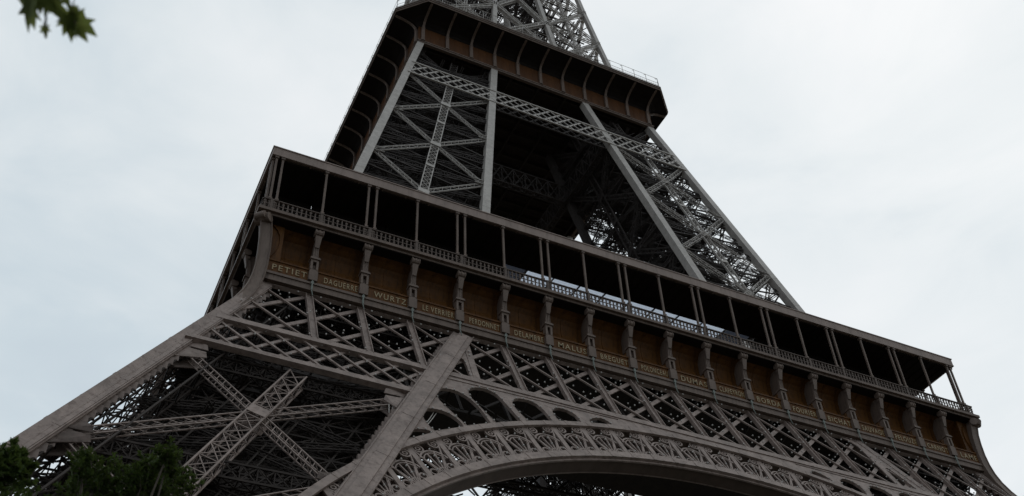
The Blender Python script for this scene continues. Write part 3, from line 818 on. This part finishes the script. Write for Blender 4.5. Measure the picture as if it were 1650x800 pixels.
# ================================================================== upper piers
def make_upper_pier():
    col = bpy.data.objects.new('upper_pier', None); C.objects.link(col); col.parent = tower
    a, b = H2, H2i; z0_, z1_ = 57.3, 111.3
    for fx, fy in ((a, a), (b, a), (a, b), (b, b)):
        m = MB(); zs = [57.3+i*4.5 for i in range(13)]
        zs[-1] = 111.3
        for za, zb in zip(zs, zs[1:]):
            P = V((-fx(za), -fy(za), za)); Q = V((-fx(zb), -fy(zb), zb))
            inx = .45 if fx is a else -.45; iny = .45 if fy is a else -.45
            o = V((inx, iny, 0)); m.beam(P+o, Q+o, .86, .86, (1, 0, 0)); m.beam(P+o, P+o+(Q-P)*.03, .875, .875, (1, 0, 0))
        m.build('corner_column', IRONI if (fx is b and fy is b) else IRONU, col)  # innermost column darkened, its backlit shade painted in
    for fi, (e1, e2, n) in enumerate(faces_of(a, b)):
        tiers = [(59.4, 69.9), (69.9, 80.4), (80.4, 90.9), (90.9, 101.4), (101.4, 111.0)]
        sl_ = .2424 if fi < 2 else -.1625
        nn = (V((n.x, n.y, 0))+V((0, 0, sl_))).normalized()
        for ti, (z0, z1) in enumerate(tiers):
            br = ce = gs = MB()
            zc = (z0+z1)/2; c = lambda z: (e1(z)+e2(z))/2; t = (e2(zc)-e1(zc)).normalized()
            dd = .4 if ti < 4 else 1.2
            for e, s_ in ((e1, 1), (e2, -1)):
                for ze in (z0, z1):
                    br.lattice(e(ze)+t*s_*.8-nn*dd, c(zc)-nn*dd, .5, (.1 if fi == 0 else .45), nn, 15, .055, .04, x=False, sides=fi > 0)
                    if ti < 4 or ze == z0:
                        for dz in (-.25, .25):
                            P = e(ze)+t*s_*.8+V((0, 0, dz))-nn*.15; gs.beam(P, P+t*s_*1.1, .16, .08, nn); 
            ce.lattice(c(z0)-nn*(dd+.05), c(z1)-nn*(dd+.05), .85, .12, nn, 13, .10, .05, sides=False)
            if ti < 4:
                gs.beam(c(zc-.33)-nn*.25, c(zc+.33)-nn*.25, 1.15, .05, nn)
                gs.beam(c(z0+.1)-nn*.3, c(z0+.5)-nn*.3, .95, .05, nn)
            br.build('star_brace', IRONU if fi < 2 and ti < 4 else IRONI, col)  # inner faces and top tier darkened, shade painted into the iron
    ins = MB(); rnd = random.Random(9)
    cz = lambda z, dx, dy: V((-(H2(z)+H2i(z))/2+dx, -(H2(z)+H2i(z))/2+dy, z))
    for z in (59.4, 64.6, 69.9, 75.1, 80.4, 85.6, 90.9, 96.1, 101.4, 106.2):
        p = [V((-fx(z), -fy(z), z)) for fx, fy in ((a, a), (b, a), (b, b), (a, b))]; ctr = sum(p, V())/4; p = [q+(ctr-q).normalized()*1.05 for q in p]
        for i in range(4):
            A = p[i]; B = p[(i+1) % 4]; mid = (A+B)/2; inn_ = (ctr-mid).normalized()
            ins.lattice(A+inn_*.2, B+inn_*.2, .6, .6, (0, 0, 1), 14, .09, .05)
            ins.lattice(mid+inn_*.2, ctr, .5, .5, (0, 0, 1), 7, .08, .05); ins.lattice(A, ctr, .4, .4, (0, 0, 1), 9, .08, .05)
            ins.lattice((A+ctr)/2, mid, .3, .3, (0, 0, 1), 6, .06, .04); ins.lattice((A+ctr)/2, (p[i-1]+A)/2, .3, .3, (0, 0, 1), 6, .06, .04)
    for z in range(58, 108, 2):
        wz = (H2(z)-H2i(z))/2-1
        for dx, dy, ex, ey in ((-1.8, -1.8, 1.8, -1.8), (1.8, -1.8, 1.8, 1.8), (1.8, 1.8, -1.8, 1.8), (-1.8, 1.8, -1.8, -1.8)):
            ins.beam(cz(z, dx, dy), cz(z+2, ex, ey), .12, .12, (0, 0, 1)); ins.beam(cz(z, dx, dy), cz(z, ex, ey), .14, .14, (0, 0, 1))
        ins.beam(cz(z, -3.6, 2.4), cz(z+2, -2, 4.0), .9, .2, (0, 0, 1)); ins.beam(cz(z+2, -3.6, 2.4), cz(z+2, -2, 4.0), .9, .1, (0, 0, 1))
        if z % 4 == 2:
            for off in (.34, .62):
                for sw in (0, 1):
                    yo = -wz+2*wz*off
                    A = cz(z if sw else z+4, -wz, yo); B = cz(z+4 if sw else z, wz, yo)
                    ins.lattice(A, B, .28, .25, (0, -1, 0), 10, .06, .04, x=False)
                    ins.lattice(V((A.y, A.x, A.z)), V((B.y, B.x, B.z)), .28, .25, (-1, 0, 0), 10, .06, .04, x=False)
    for dx, dy in ((-1.8, -1.8), (1.8, -1.8), (1.8, 1.8), (-1.8, 1.8)):
        ins.lattice(cz(57.5, dx, dy), cz(111, dx, dy), .5, .5, (-1, -1, 0), 60, .11, .06)
    for z in range(60, 108, 3):
        for f1, f2 in (((a, a), (a, b)), ((a, a), (b, a)), ((a, b), (b, b)), ((b, a), (b, b))):
            P = V((-f1[0](z), -f1[1](z), z)); Q = V((-f2[0](z+3), -f2[1](z+3), z+3)); ct = cz(z, 0, 0)
            P = P+(ct-P).normalized()*1.0; Q = Q+(ct-Q).normalized()*1.0
            ins.lattice(P, Q, .3, .3, (0, -1, 0), 14, .06, .04, x=False)
            P2_ = V((-f1[0](z+3), -f1[1](z+3), z+3)); Q2_ = V((-f2[0](z), -f2[1](z), z))
            ins.beam(P2_+(ct-P2_).normalized()*1.0, Q2_+(ct-Q2_).normalized()*1.0, .14, .14, (0, -1, 0))
    for k in range(150):
        z = rnd.uniform(58, 108); w_ = (H2(z)-H2i(z))/2-1.2; z2 = min(z+rnd.uniform(1.5, 6), 110); w2 = (H2(z2)-H2i(z2))/2-1.2
        A = cz(z, rnd.uniform(-w_, w_), rnd.uniform(-w_, w_)); B = cz(z2, rnd.uniform(-w2, w2), rnd.uniform(-w2, w2)); ins.beam(A, B, .07, .07, (0, -1, 0))
    for k in range(12):
        dx = rnd.uniform(-4, 4); dy = rnd.uniform(-4, 4); ins.tube(cz(57.4, dx, dy), cz(111, dx*.7, dy*.7), .06, .06, 5)
    ins.build('inner_framework', IRONI, col)  # inside shade comes from the darkened iron colour
    return col
up_ = make_upper_pier(); tree4(up_)
# upper belt truss
def U(x, z, d=0.0): return V((x, -H2(z), z))-nU*d
def make_ubelt():
    m = MB(); za, zb = 101.0, 104.2
    bk_ = MB()
    for zz in (za, zb):
        L_ = H2(zz)-.5
        m.beam(U(-L_, zz, 0), U(L_, zz, 0), .2, .16, nU); bk_.beam(U(-L_, zz, .9), U(L_, zz, .9), .2, .16, nU)
    x = -21.0
    while x < 21:
        for d, q_ in ((.02, m), (.9, bk_)):
            for dx, w in ((3.0, .24), (-3.0, .11)):
                pts = []
                for q in range(21):
                    xx = x+dx*q/20; z_ = za+(zb-za)*q/20
                    if abs(xx) < H2(z_)-.6: pts.append((xx, z_))
                if len(pts) > 3: q_.beam(U(pts[0][0], pts[0][1], d+(.05 if dx > 0 else 0)), U(pts[-1][0], pts[-1][1], d+(.05 if dx > 0 else 0)), w, .08, nU)
        x += 1.5
    # inner copy of the belt hung between the piers' back arrises
    b = m.build('upper_belt_truss', IRONU, tower); bk_.build('back_lattice', IRONI, b)  # back layer darkened, shade put into its colour
    i_ = MB()
    yb = -H2i(102.5)-.3
    i_.lattice((-H2(102)+.8, yb, 102.5), (H2(102)-.8, yb, 102.5), 3.0, .8, (0, -1, 0), 22, .16, .12)
    i_.build('inner_belt', IRONI, b)  # shade of the inner bay painted in by dark iron
    return b
ub = make_ubelt(); tree4(ub)

# ================================================================== second gallery (octagonal plan)
GA, GB = 20.48, 17.24
def octo(a, b, z): return [(-a,-b,z),(-b,-a,z),(b,-a,z),(a,-b,z),(a,b,z),(b,a,z),(-b,a,z),(-a,b,z)]
g2 = MB()
def slab(mb, a, b, z0, z1, a1=None, b1=None):
    a1 = a1 or a; b1 = b1 or b
    mb.add(octo(a, b, z0)+octo(a1, b1, z1), [tuple(reversed(range(8))), tuple(range(8, 16))]+[(i, (i+1) % 8, 8+(i+1) % 8, 8+i) for i in range(8)])
slab(g2, GA-.1, GB-.04, 115.75, 116.0); slab(g2, GA, GB, 116.003, 116.14); slab(g2, GA-.08, GB-.03, 116.143, 116.30); slab(g2, GA+.03, GB+.02, 116.303, 116.42)
sg = g2.build('second_gallery', TRIM, tower)
# cove from the wall to the slab, closed underside
cv = MB()
prof = [(17.22, 16.9, 114.42), (17.35, 16.9, 114.8), (17.75, 16.95, 115.15), (18.5, 17.0, 115.45), (19.6, 17.1, 115.65), (20.3, 17.18, 115.748)]
for (a, b, z), (a1, b1, z1) in zip(prof, prof[1:]):
    cv.add(octo(a, min(b, a-.02), z)+octo(a1, b1, z1), [(i, (i+1) % 8, 8+(i+1) % 8, 8+i) for i in range(8)])
cv.build('gallery_cove', CLADSHADE, sg)  # shade below the overhang is painted in as near-black
fl = MB(); fl.box(-17.1, 17.1, -17.1, 17.1, 112.3, 112.5)
for q in range(-8, 9):
    fl.box(-17, 17, q*2-.12, q*2+.12, 111.6, 112.298)
    if q % 2 == 0: fl.box(q*2-.12, q*2+.12, -17, 17, 111.2, 111.598)
fl.build('underside_plate', IRONB, sg)  # platform's underside shade is put into the dark tone
tr = MB(); tr.box(-17.32, 17.32, -17.32, -16.9, 111.15, 111.5); tr.box(-17.40, 17.40, -17.40, -17.322, 111.38, 111.54)
t_ = tr.build('frieze_band', TRIM, sg)
for k in (1, 2, 3): turned(t_, k, sg)
p2 = MB(); pb = 3.33
p2.box(-pb/2+.001, pb/2-.001, -17.2, -16.95, 111.54, 114.42)
for x in (-.55, .55): p2.box(x-.03, x+.03, -17.225, -17.2, 111.54, 114.4)
p2m = p2.build('frieze_panel', PANEL2, sg); first = True
bk = MB()
bk.box(-.2, .2, -17.48, -17.2, 111.56, 114.02); bk.box(-.24, .24, -17.53, -17.2, 114.02, 114.14); bk.box(-.25, .25, -17.53, -17.2, 111.545, 111.72)
pr = [(17.45, 114.14), (17.52, 114.55), (17.8, 114.95), (18.3, 115.25), (19.0, 115.48), (19.8, 115.62), (20.2, 115.74)]
for (y0, z0), (y1, z1) in zip(pr, pr[1:]):
    bk.beam((0, -y0, z0), (0, -y1, z1), .30, .16, (0, -1, -1)); bk.beam((0, -y0+.12, z0+.05), (0, -y1+.12, z1+.05), .06, .3, (0, -1, -1))
bkm = bk.build('bracket', TRIM, sg); f2 = True
for k in range(4):
    R = Matrix.Rotation(-k*math.pi/2, 4, 'Z')
    for i in range(11):
        if i < 10:
            o = p2m if first else p2m.copy()
            if not first: C.objects.link(o)
            first = False; o.parent = sg; o.matrix_local = R @ Matrix.Translation((-16.65+pb*(i+.5), 0, 0))
        o = bkm if f2 else bkm.copy()
        if not f2: C.objects.link(o)
        f2 = False; o.parent = sg; o.matrix_local = R @ Matrix.Translation((-16.65+pb*i, 0, 0))
en = MB(); en.box(-17.2, -16.652, -17.19, -16.95, 111.54, 114.42); en.box(16.652, 17.2, -17.19, -16.95, 111.54, 114.42)
eo = en.build('corner_panel', PANEL2, sg)
for k in (1, 2, 3): turned(eo, k, sg)
# railing with light mesh and bent tops
rl = MB(); oc = octo(GA-.25, GB-.1, 0)
for i in range(8):
    A = V(oc[i]); B = V(oc[(i+1) % 8]); ln = (B-A).length; t = (B-A).normalized(); n = V((t.y, -t.x, 0))
    for z in (116.55, 117.0, 117.5, 118.5):
        rl.tube(A+V((0, 0, z)), B+V((0, 0, z)), .025, .025, 4)
    k = int(ln/1.9)
    for j in range(k+1):
        P = A.lerp(B, j/k); rl.tube(P+V((0, 0, 116.4)), P+V((0, 0, 118.5)), .035, .035, 4); rl.tube(P+V((0, 0, 118.5)), P-n*.35+V((0, 0, 118.75)), .03, .03, 4)
    kk = int(ln/.3)
    if ln > 10:
        for j in range(kk): P = A.lerp(B, (j+.5)/kk); rl.tube(P+V((0, 0, 116.4)), P+V((0, 0, 117.5)), .012, .012, 3)
rl.build('railing', IRONU, sg)

# ================================================================== upper shaft
def make_shaft():
    x_ = MB(); xi = MB(); col = bpy.data.objects.new('shaft_pier', None); C.objects.link(col); col.parent = tower
    zs = [116.3, 124.3, 133.0, 142.0, 151.0, 160.0, 170.0, 180.0]
    a, b = H3, H3i
    for fx, fy in ((a, a), (b, a), (a, b), (b, b)):
        m = MB()
        for za, zb in zip(zs, zs[1:]):
            P = V((-fx(za), -fy(za), za)); Q = V((-fx(zb), -fy(zb), zb)); inx = .33 if fx is a else -.33; iny = .33 if fy is a else -.33
            m.beam(P+V((inx, iny, 0)), Q+V((inx, iny, 0)), .62, .62, (1, 0, 0))
        m.build('shaft_leg', IRONU, col)
    for fi, (e1, e2, n) in enumerate(faces_of(a, b)):
        for za, zb in zip(zs, zs[1:]):
            for A, B in ((e1(za), e2(zb)), (e2(za), e1(zb)), (e1(za), e2(za))):
                (x_ if fi < 2 else xi).lattice(A-n*.35, B-n*.35, .42, .3, n, 12, .10, .055, x=False, sides=False)
            zc = (za+zb)/2; (x_ if fi < 2 else xi).lattice((e1(za)+e2(za))/2-n*.4, (e1(zb)+e2(zb))/2-n*.4, .35, .3, n, 12, .08, .05, x=False)
    for fi in (0,):     # belts joining the legs across the middle bay
        for za, zb in zip(zs, zs[1:]):
            for A, B in ((V((-b(za), -a(za), za)), V((b(zb), -a(zb), zb))), (V((b(za), -a(za), za)), V((-b(zb), -a(zb), zb)))):
                x_.lattice(A+V((0, .35, 0)), B+V((0, .35, 0)), .5, .5, (0, -1, 0), 12, .11, .06)
    rn = random.Random(4)
    for za in [116.5+2.4*i for i in range(24)]:
        s_ = (H3(za)+H3i(za))/2; w_ = (H3(za)-H3i(za))/2-.4
        for k in range(6):
            A = V((-s_+rn.uniform(-w_, w_), -s_+rn.uniform(-w_, w_), za)); B = V((-s_+rn.uniform(-w_, w_), -s_+rn.uniform(-w_, w_), za+2.6))
            if k < 4: xi.beam(A, B, .12, .12, (0, -1, 0))
        for k in (-1, 1): xi.beam(V((-s_-w_, -s_+k*w_*.4, za)), V((-s_+w_, -s_+k*w_*.4, za)), .14, .2, (0, 0, 1)); xi.beam(V((-s_+k*w_*.4, -s_-w_, za+1.2)), V((-s_+k*w_*.4, -s_+w_, za+1.2)), .14, .2, (0, 0, 1))
    x_.build('shaft_brace', IRONU, col); xi.build('inner_framework', IRONB, col)  # inner members darkened, backlit shade put into their colour
    return col
sh = make_shaft(); tree4(sh)
top = MB(); zs = [180+8*i for i in range(13)]
for za, zb in zip(zs, zs[1:]):
    a0, a1 = H3(za), H3(zb)
    for k in range(4):
        R = Matrix.Rotation(k*math.pi/2, 3, 'Z')
        A = R @ V((-a0, -a0, za)); B = R @ V((-a1, -a1, zb)); A2 = R @ V((a0, -a0, za)); B2 = R @ V((a1, -a1, zb))
        top.beam(A, B, .6, .6, (1, 0, 0)); top.beam(A, B2, .35, .3, (0, 1, 0)); top.beam(A2, B, .35, .3, (0, 1, 0)); top.beam(A, A2, .3, .3, (0, 0, 1))
top.box(-8, 8, -8, 8, 276, 277); top.box(-5.5, 5.5, -5.5, 5.5, 277, 284); top.box(-3, 3, -3, 3, 284, 292); top.tube((0, 0, 292), (0, 0, 324), 1.0, .3, 8)
top.build('spire', IRONU, tower)
# machine room, shelters and cable reels standing on the second gallery
cab = MB()
for x0, x1, y0, y1, h in ((-4.5, 4.5, -4.5, 4.5, 7), (-15, -7, -3, 3, 3.2), (7, 15, -3, 3, 3.2), (-3, 3, -15.5, -10, 3.2)):
    cab.box(x0, x1, y0, y1, 116.42, 116.42+h); cab.box(x0-.4, x1+.4, y0-.4, y1+.4, 116.42+h+.003, 116.42+h+.25)
cab.build('gallery_shelter', CLADSHADE, sg)

# ================================================================== trees
def leaf(mb, P, d, L_, W, up_v):
    """small folded leaf with five points"""
    d = d.normalized(); s_ = d.cross(up_v)
    if s_.length < 1e-3: s_ = d.orthogonal()
    s_.normalize(); n = s_.cross(d)
    a = P; q = [P, P+d*L_*.35+s_*W*.5+n*W*.12, P+d*L_*.7+s_*W*.38+n*W*.1, P+d*L_, P+d*L_*.7-s_*W*.38+n*W*.1, P+d*L_*.35-s_*W*.5+n*W*.12]
    mb.add([tuple(v) for v in q], [(0, 1, 2, 3), (0, 3, 4, 5)])
def plane_leaf(mb, P, d, L_, up_v):
    """broad lobed leaf, like a plane or maple"""
    d = d.normalized(); s_ = d.cross(up_v)
    if s_.length < 1e-3: s_ = d.orthogonal()
    s_.normalize(); n = s_.cross(d)
    out_ = [(0, 0), (.14, -.08), (.14, .12), (.42, .05), (.27, .30), (.46, .62), (.20, .55), (.15, .74), (0, 1.08)]
    pts = out_+[(-x, y) for x, y in reversed(out_[1:-1])]
    vs = [tuple(P+d*(L_*y)+s_*(L_*x)+n*(L_*.16*abs(x)-L_*.1*y*y)) for x, y in pts]
    c = tuple(P+d*(L_*.42)); k = len(vs)
    mb.add(vs+[c], [(i, (i+1) % k, k) for i in range(k)])
def ray(px, py):
    return (fwd+r2*((px-850.932)/1685.574)-u2*((py-430.0)/1685.574)).normalized()
def limb(mb, pts, r0, r1, k=7):
    n = len(pts)-1
    for i in range(n): mb.tube(pts[i], pts[i+1], r0+(r1-r0)*i/n, r0+(r1-r0)*(i+1)/n, k)
def make_small_tree(name, label, base, height, clumps, seed, leafmat, ll=.085, lw=.04, lean=V((0, 0, 0))):
    rn = random.Random(seed); t = MB(); lf = MB()
    root = bpy.data.objects.new(name, None); C.objects.link(root); root.location = base; tag(root, label, 'tree')
    loc = lambda P: P-base
    tp = base+V((0, 0, height*.55))+lean*.5
    limb(t, [loc(base), loc(base+V((.1, .05, height*.2))), loc(base+V((-.05, .1, height*.4))), loc(tp), loc(tp+V((.1, 0, height*.2))+lean*.3)], .24, .07, 9)
    for c, r, dens in clumps:
        st = base+V((0, 0, height*rn.uniform(.3, .7))); md = (st+c)/2+V((rn.uniform(-.3, .3), rn.uniform(-.3, .3), rn.uniform(-.1, .4)))
        limb(t, [loc(st), loc(md), loc(c)], .045, .012, 5)
        nsh = int(dens)
        for k in range(nsh):
            d = V((rn.gauss(0, 1), rn.gauss(0, 1), rn.gauss(.5, .8))).normalized()
            P0 = c+V((rn.gauss(0, .4), rn.gauss(0, .4), rn.gauss(0, .4)))*r; ln = r*rn.uniform(.35, .75)
            P1 = P0+(d+V((0, 0, .5))).normalized()*ln
            t.tube(loc(P0), loc(P1), .009, .004, 3)
            for q in range(20):
                f = (q+.5)/20; P = P0.lerp(P1, f); dd = (d*.5+V((rn.gauss(0, 1), rn.gauss(0, 1), rn.gauss(.35, .7))).normalized()).normalized()
                leaf(lf, loc(P), dd, ll*rn.uniform(.7, 1.2), lw*rn.uniform(.8, 1.2), V((rn.gauss(0, .5), rn.gauss(0, .5), 1)))
    t.build('trunk', BARK, root); lf.build('crown', leafmat, root)
    return root
rn = random.Random(21)
def at(px, py, dist): return CAM+ray(px, py)*dist
# bush-topped tree in front of the left foot
cl = []
for px, py, r, n_ in ((135, 760, .3, 36), (150, 792, .45, 46), (192, 790, .4, 44), (232, 772, .36, 44), (268, 752, .28, 40), (278, 782, .36, 40), (252, 812, .5, 50), (205, 825, .55, 50), (160, 835, .55, 44), (120, 820, .4, 30), (268, 738, .16, 18), (136, 742, .16, 18), (60, 822, .3, 24), (20, 815, .3, 24)):
    cl.append((at(px, py, 17.5+rn.uniform(-.7, .7)), r, n_))
for k in range(46):
    P = V((-42.6, -76.0, 0))+V((rn.gauss(0, 1.7), rn.gauss(0, 1.7), 0)); P.z = rn.uniform(3.0, 7.3); cl.append((P, .8, 34))
make_small_tree('leafy_tree', 'small dark green tree with tufted crown rising before the left foot of the tower', V((-42.6, -76.0, 0)), 9.2, cl, 11, LEAF2)
cl = []
for px, py, r, n_ in ((22, 748, .2, 44), (4, 756, .24, 40), (36, 760, .16, 26), (12, 772, .2, 26), (-25, 765, .45, 50), (-60, 800, .7, 60)):
    cl.append((at(px, py, 14.5+rn.uniform(-.4, .4)), r*.8, n_))
for k in range(36):
    P = V((-47.6, -79.6, 0))+V((rn.gauss(0, .9), rn.gauss(0, .9), 0)); P.z = rn.uniform(2.6, 6.2); cl.append((P, .7, 30))
make_small_tree('leafy_tree', 'dark leafy tree cut by the left edge, its top tuft over the iron corner strip', V((-47.6, -79.6, 0)), 8.0, cl, 12, LEAF2)
# tree standing to the left, whose twig hangs into the top left corner
def make_over_tree():
    base = V((-51.2, -89.0, 0)); rn = random.Random(31); t = MB(); lf = MB(); tw = MB()
    root = bpy.data.objects.new('overhanging_tree', None); C.objects.link(root); root.location = base
    tag(root, 'tree beside the viewer, only a drooping twig of lobed leaves shows, top left', 'tree')
    loc = lambda P: P-base
    limb(t, [V((0, 0, 0)), V((.1, 0, 2.5)), V((0, .1, 5.0)), V((.2, 0, 8)), V((.1, .1, 11))], .32, .1, 10)
    tipA = at(62, -40, 5.6); tipB = at(75, 5, 5.5); tipC = at(118, 20, 5.5)
    limb(t, [V((.05, .1, 4.6)), loc(V((-48.5, -88.6, 6.5))), loc(at(-180, -260, 6.2)), loc(at(20, -90, 5.7)), loc(tipA)], .09, .012, 6)
    limb(t, [loc(tipA), loc(tipB), loc(at(73, 62, 5.5))], .010, .004, 5)
    limb(t, [loc(tipA), loc(at(100, -20, 5.5)), loc(tipC)], .010, .004, 5)
    dn = V((0, 0, -1))
    for px, py, ex, ey, ln in ((52, -6, 40, 52, .16), (48, 0, 52, 50, .13), (70, -8, 62, 22, .10), (72, -10, 100, 30, .15), (82, -6, 96, 28, .12), (60, -14, 45, 18, .14), (95, -22, 110, 6, .12), (88, 0, 98, 34, .10), (118, 12, 112, 66, .155), (116, 22, 100, 58, .12), (120, 28, 146, 50, .14), (118, 34, 138, 64, .12), (122, 40, 128, 62, .1), (72, 40, 74, 62, .06), (70, -30, 30, -6, .14), (60, -40, 74, -8, .14), (110, -30, 120, -8, .1), (118, 10, 122, 30, .08)):
        P = at(px, py, 5.5+rn.uniform(-.05, .05)); Q = at(ex, ey, 5.5+rn.uniform(-.06, .06))
        L0 = (Q-P).length
        t.tube(loc(P-(Q-P)*.25), loc(P), .003, .003, 4)
        plane_leaf(lf, loc(P), Q-P, max(ln*.9, L0*.95), (-fwd+V((rn.gauss(0, .35), rn.gauss(0, .35), rn.gauss(0, .35)))))
    for k in range(900):
        th = rn.uniform(0, 2*math.pi); rr = 3.2*math.sqrt(rn.random())
        P = V((-53.0+rr*math.cos(th), -91.0+rr*math.sin(th), rn.uniform(5.5, 12)))
        d = V((rn.gauss(0, 1), rn.gauss(0, 1), -.8)); plane_leaf(lf, loc(P), d, rn.uniform(.11, .17), V((rn.gauss(0, .4), rn.gauss(0, .4), 1)))
        if k % 12 == 0: limb(t, [V((.05, .05, rn.uniform(4, 9))), loc(P)], .05, .01, 5)
    t.build('trunk', BARK, root); lf.build('crown', LEAF, root)
make_over_tree()
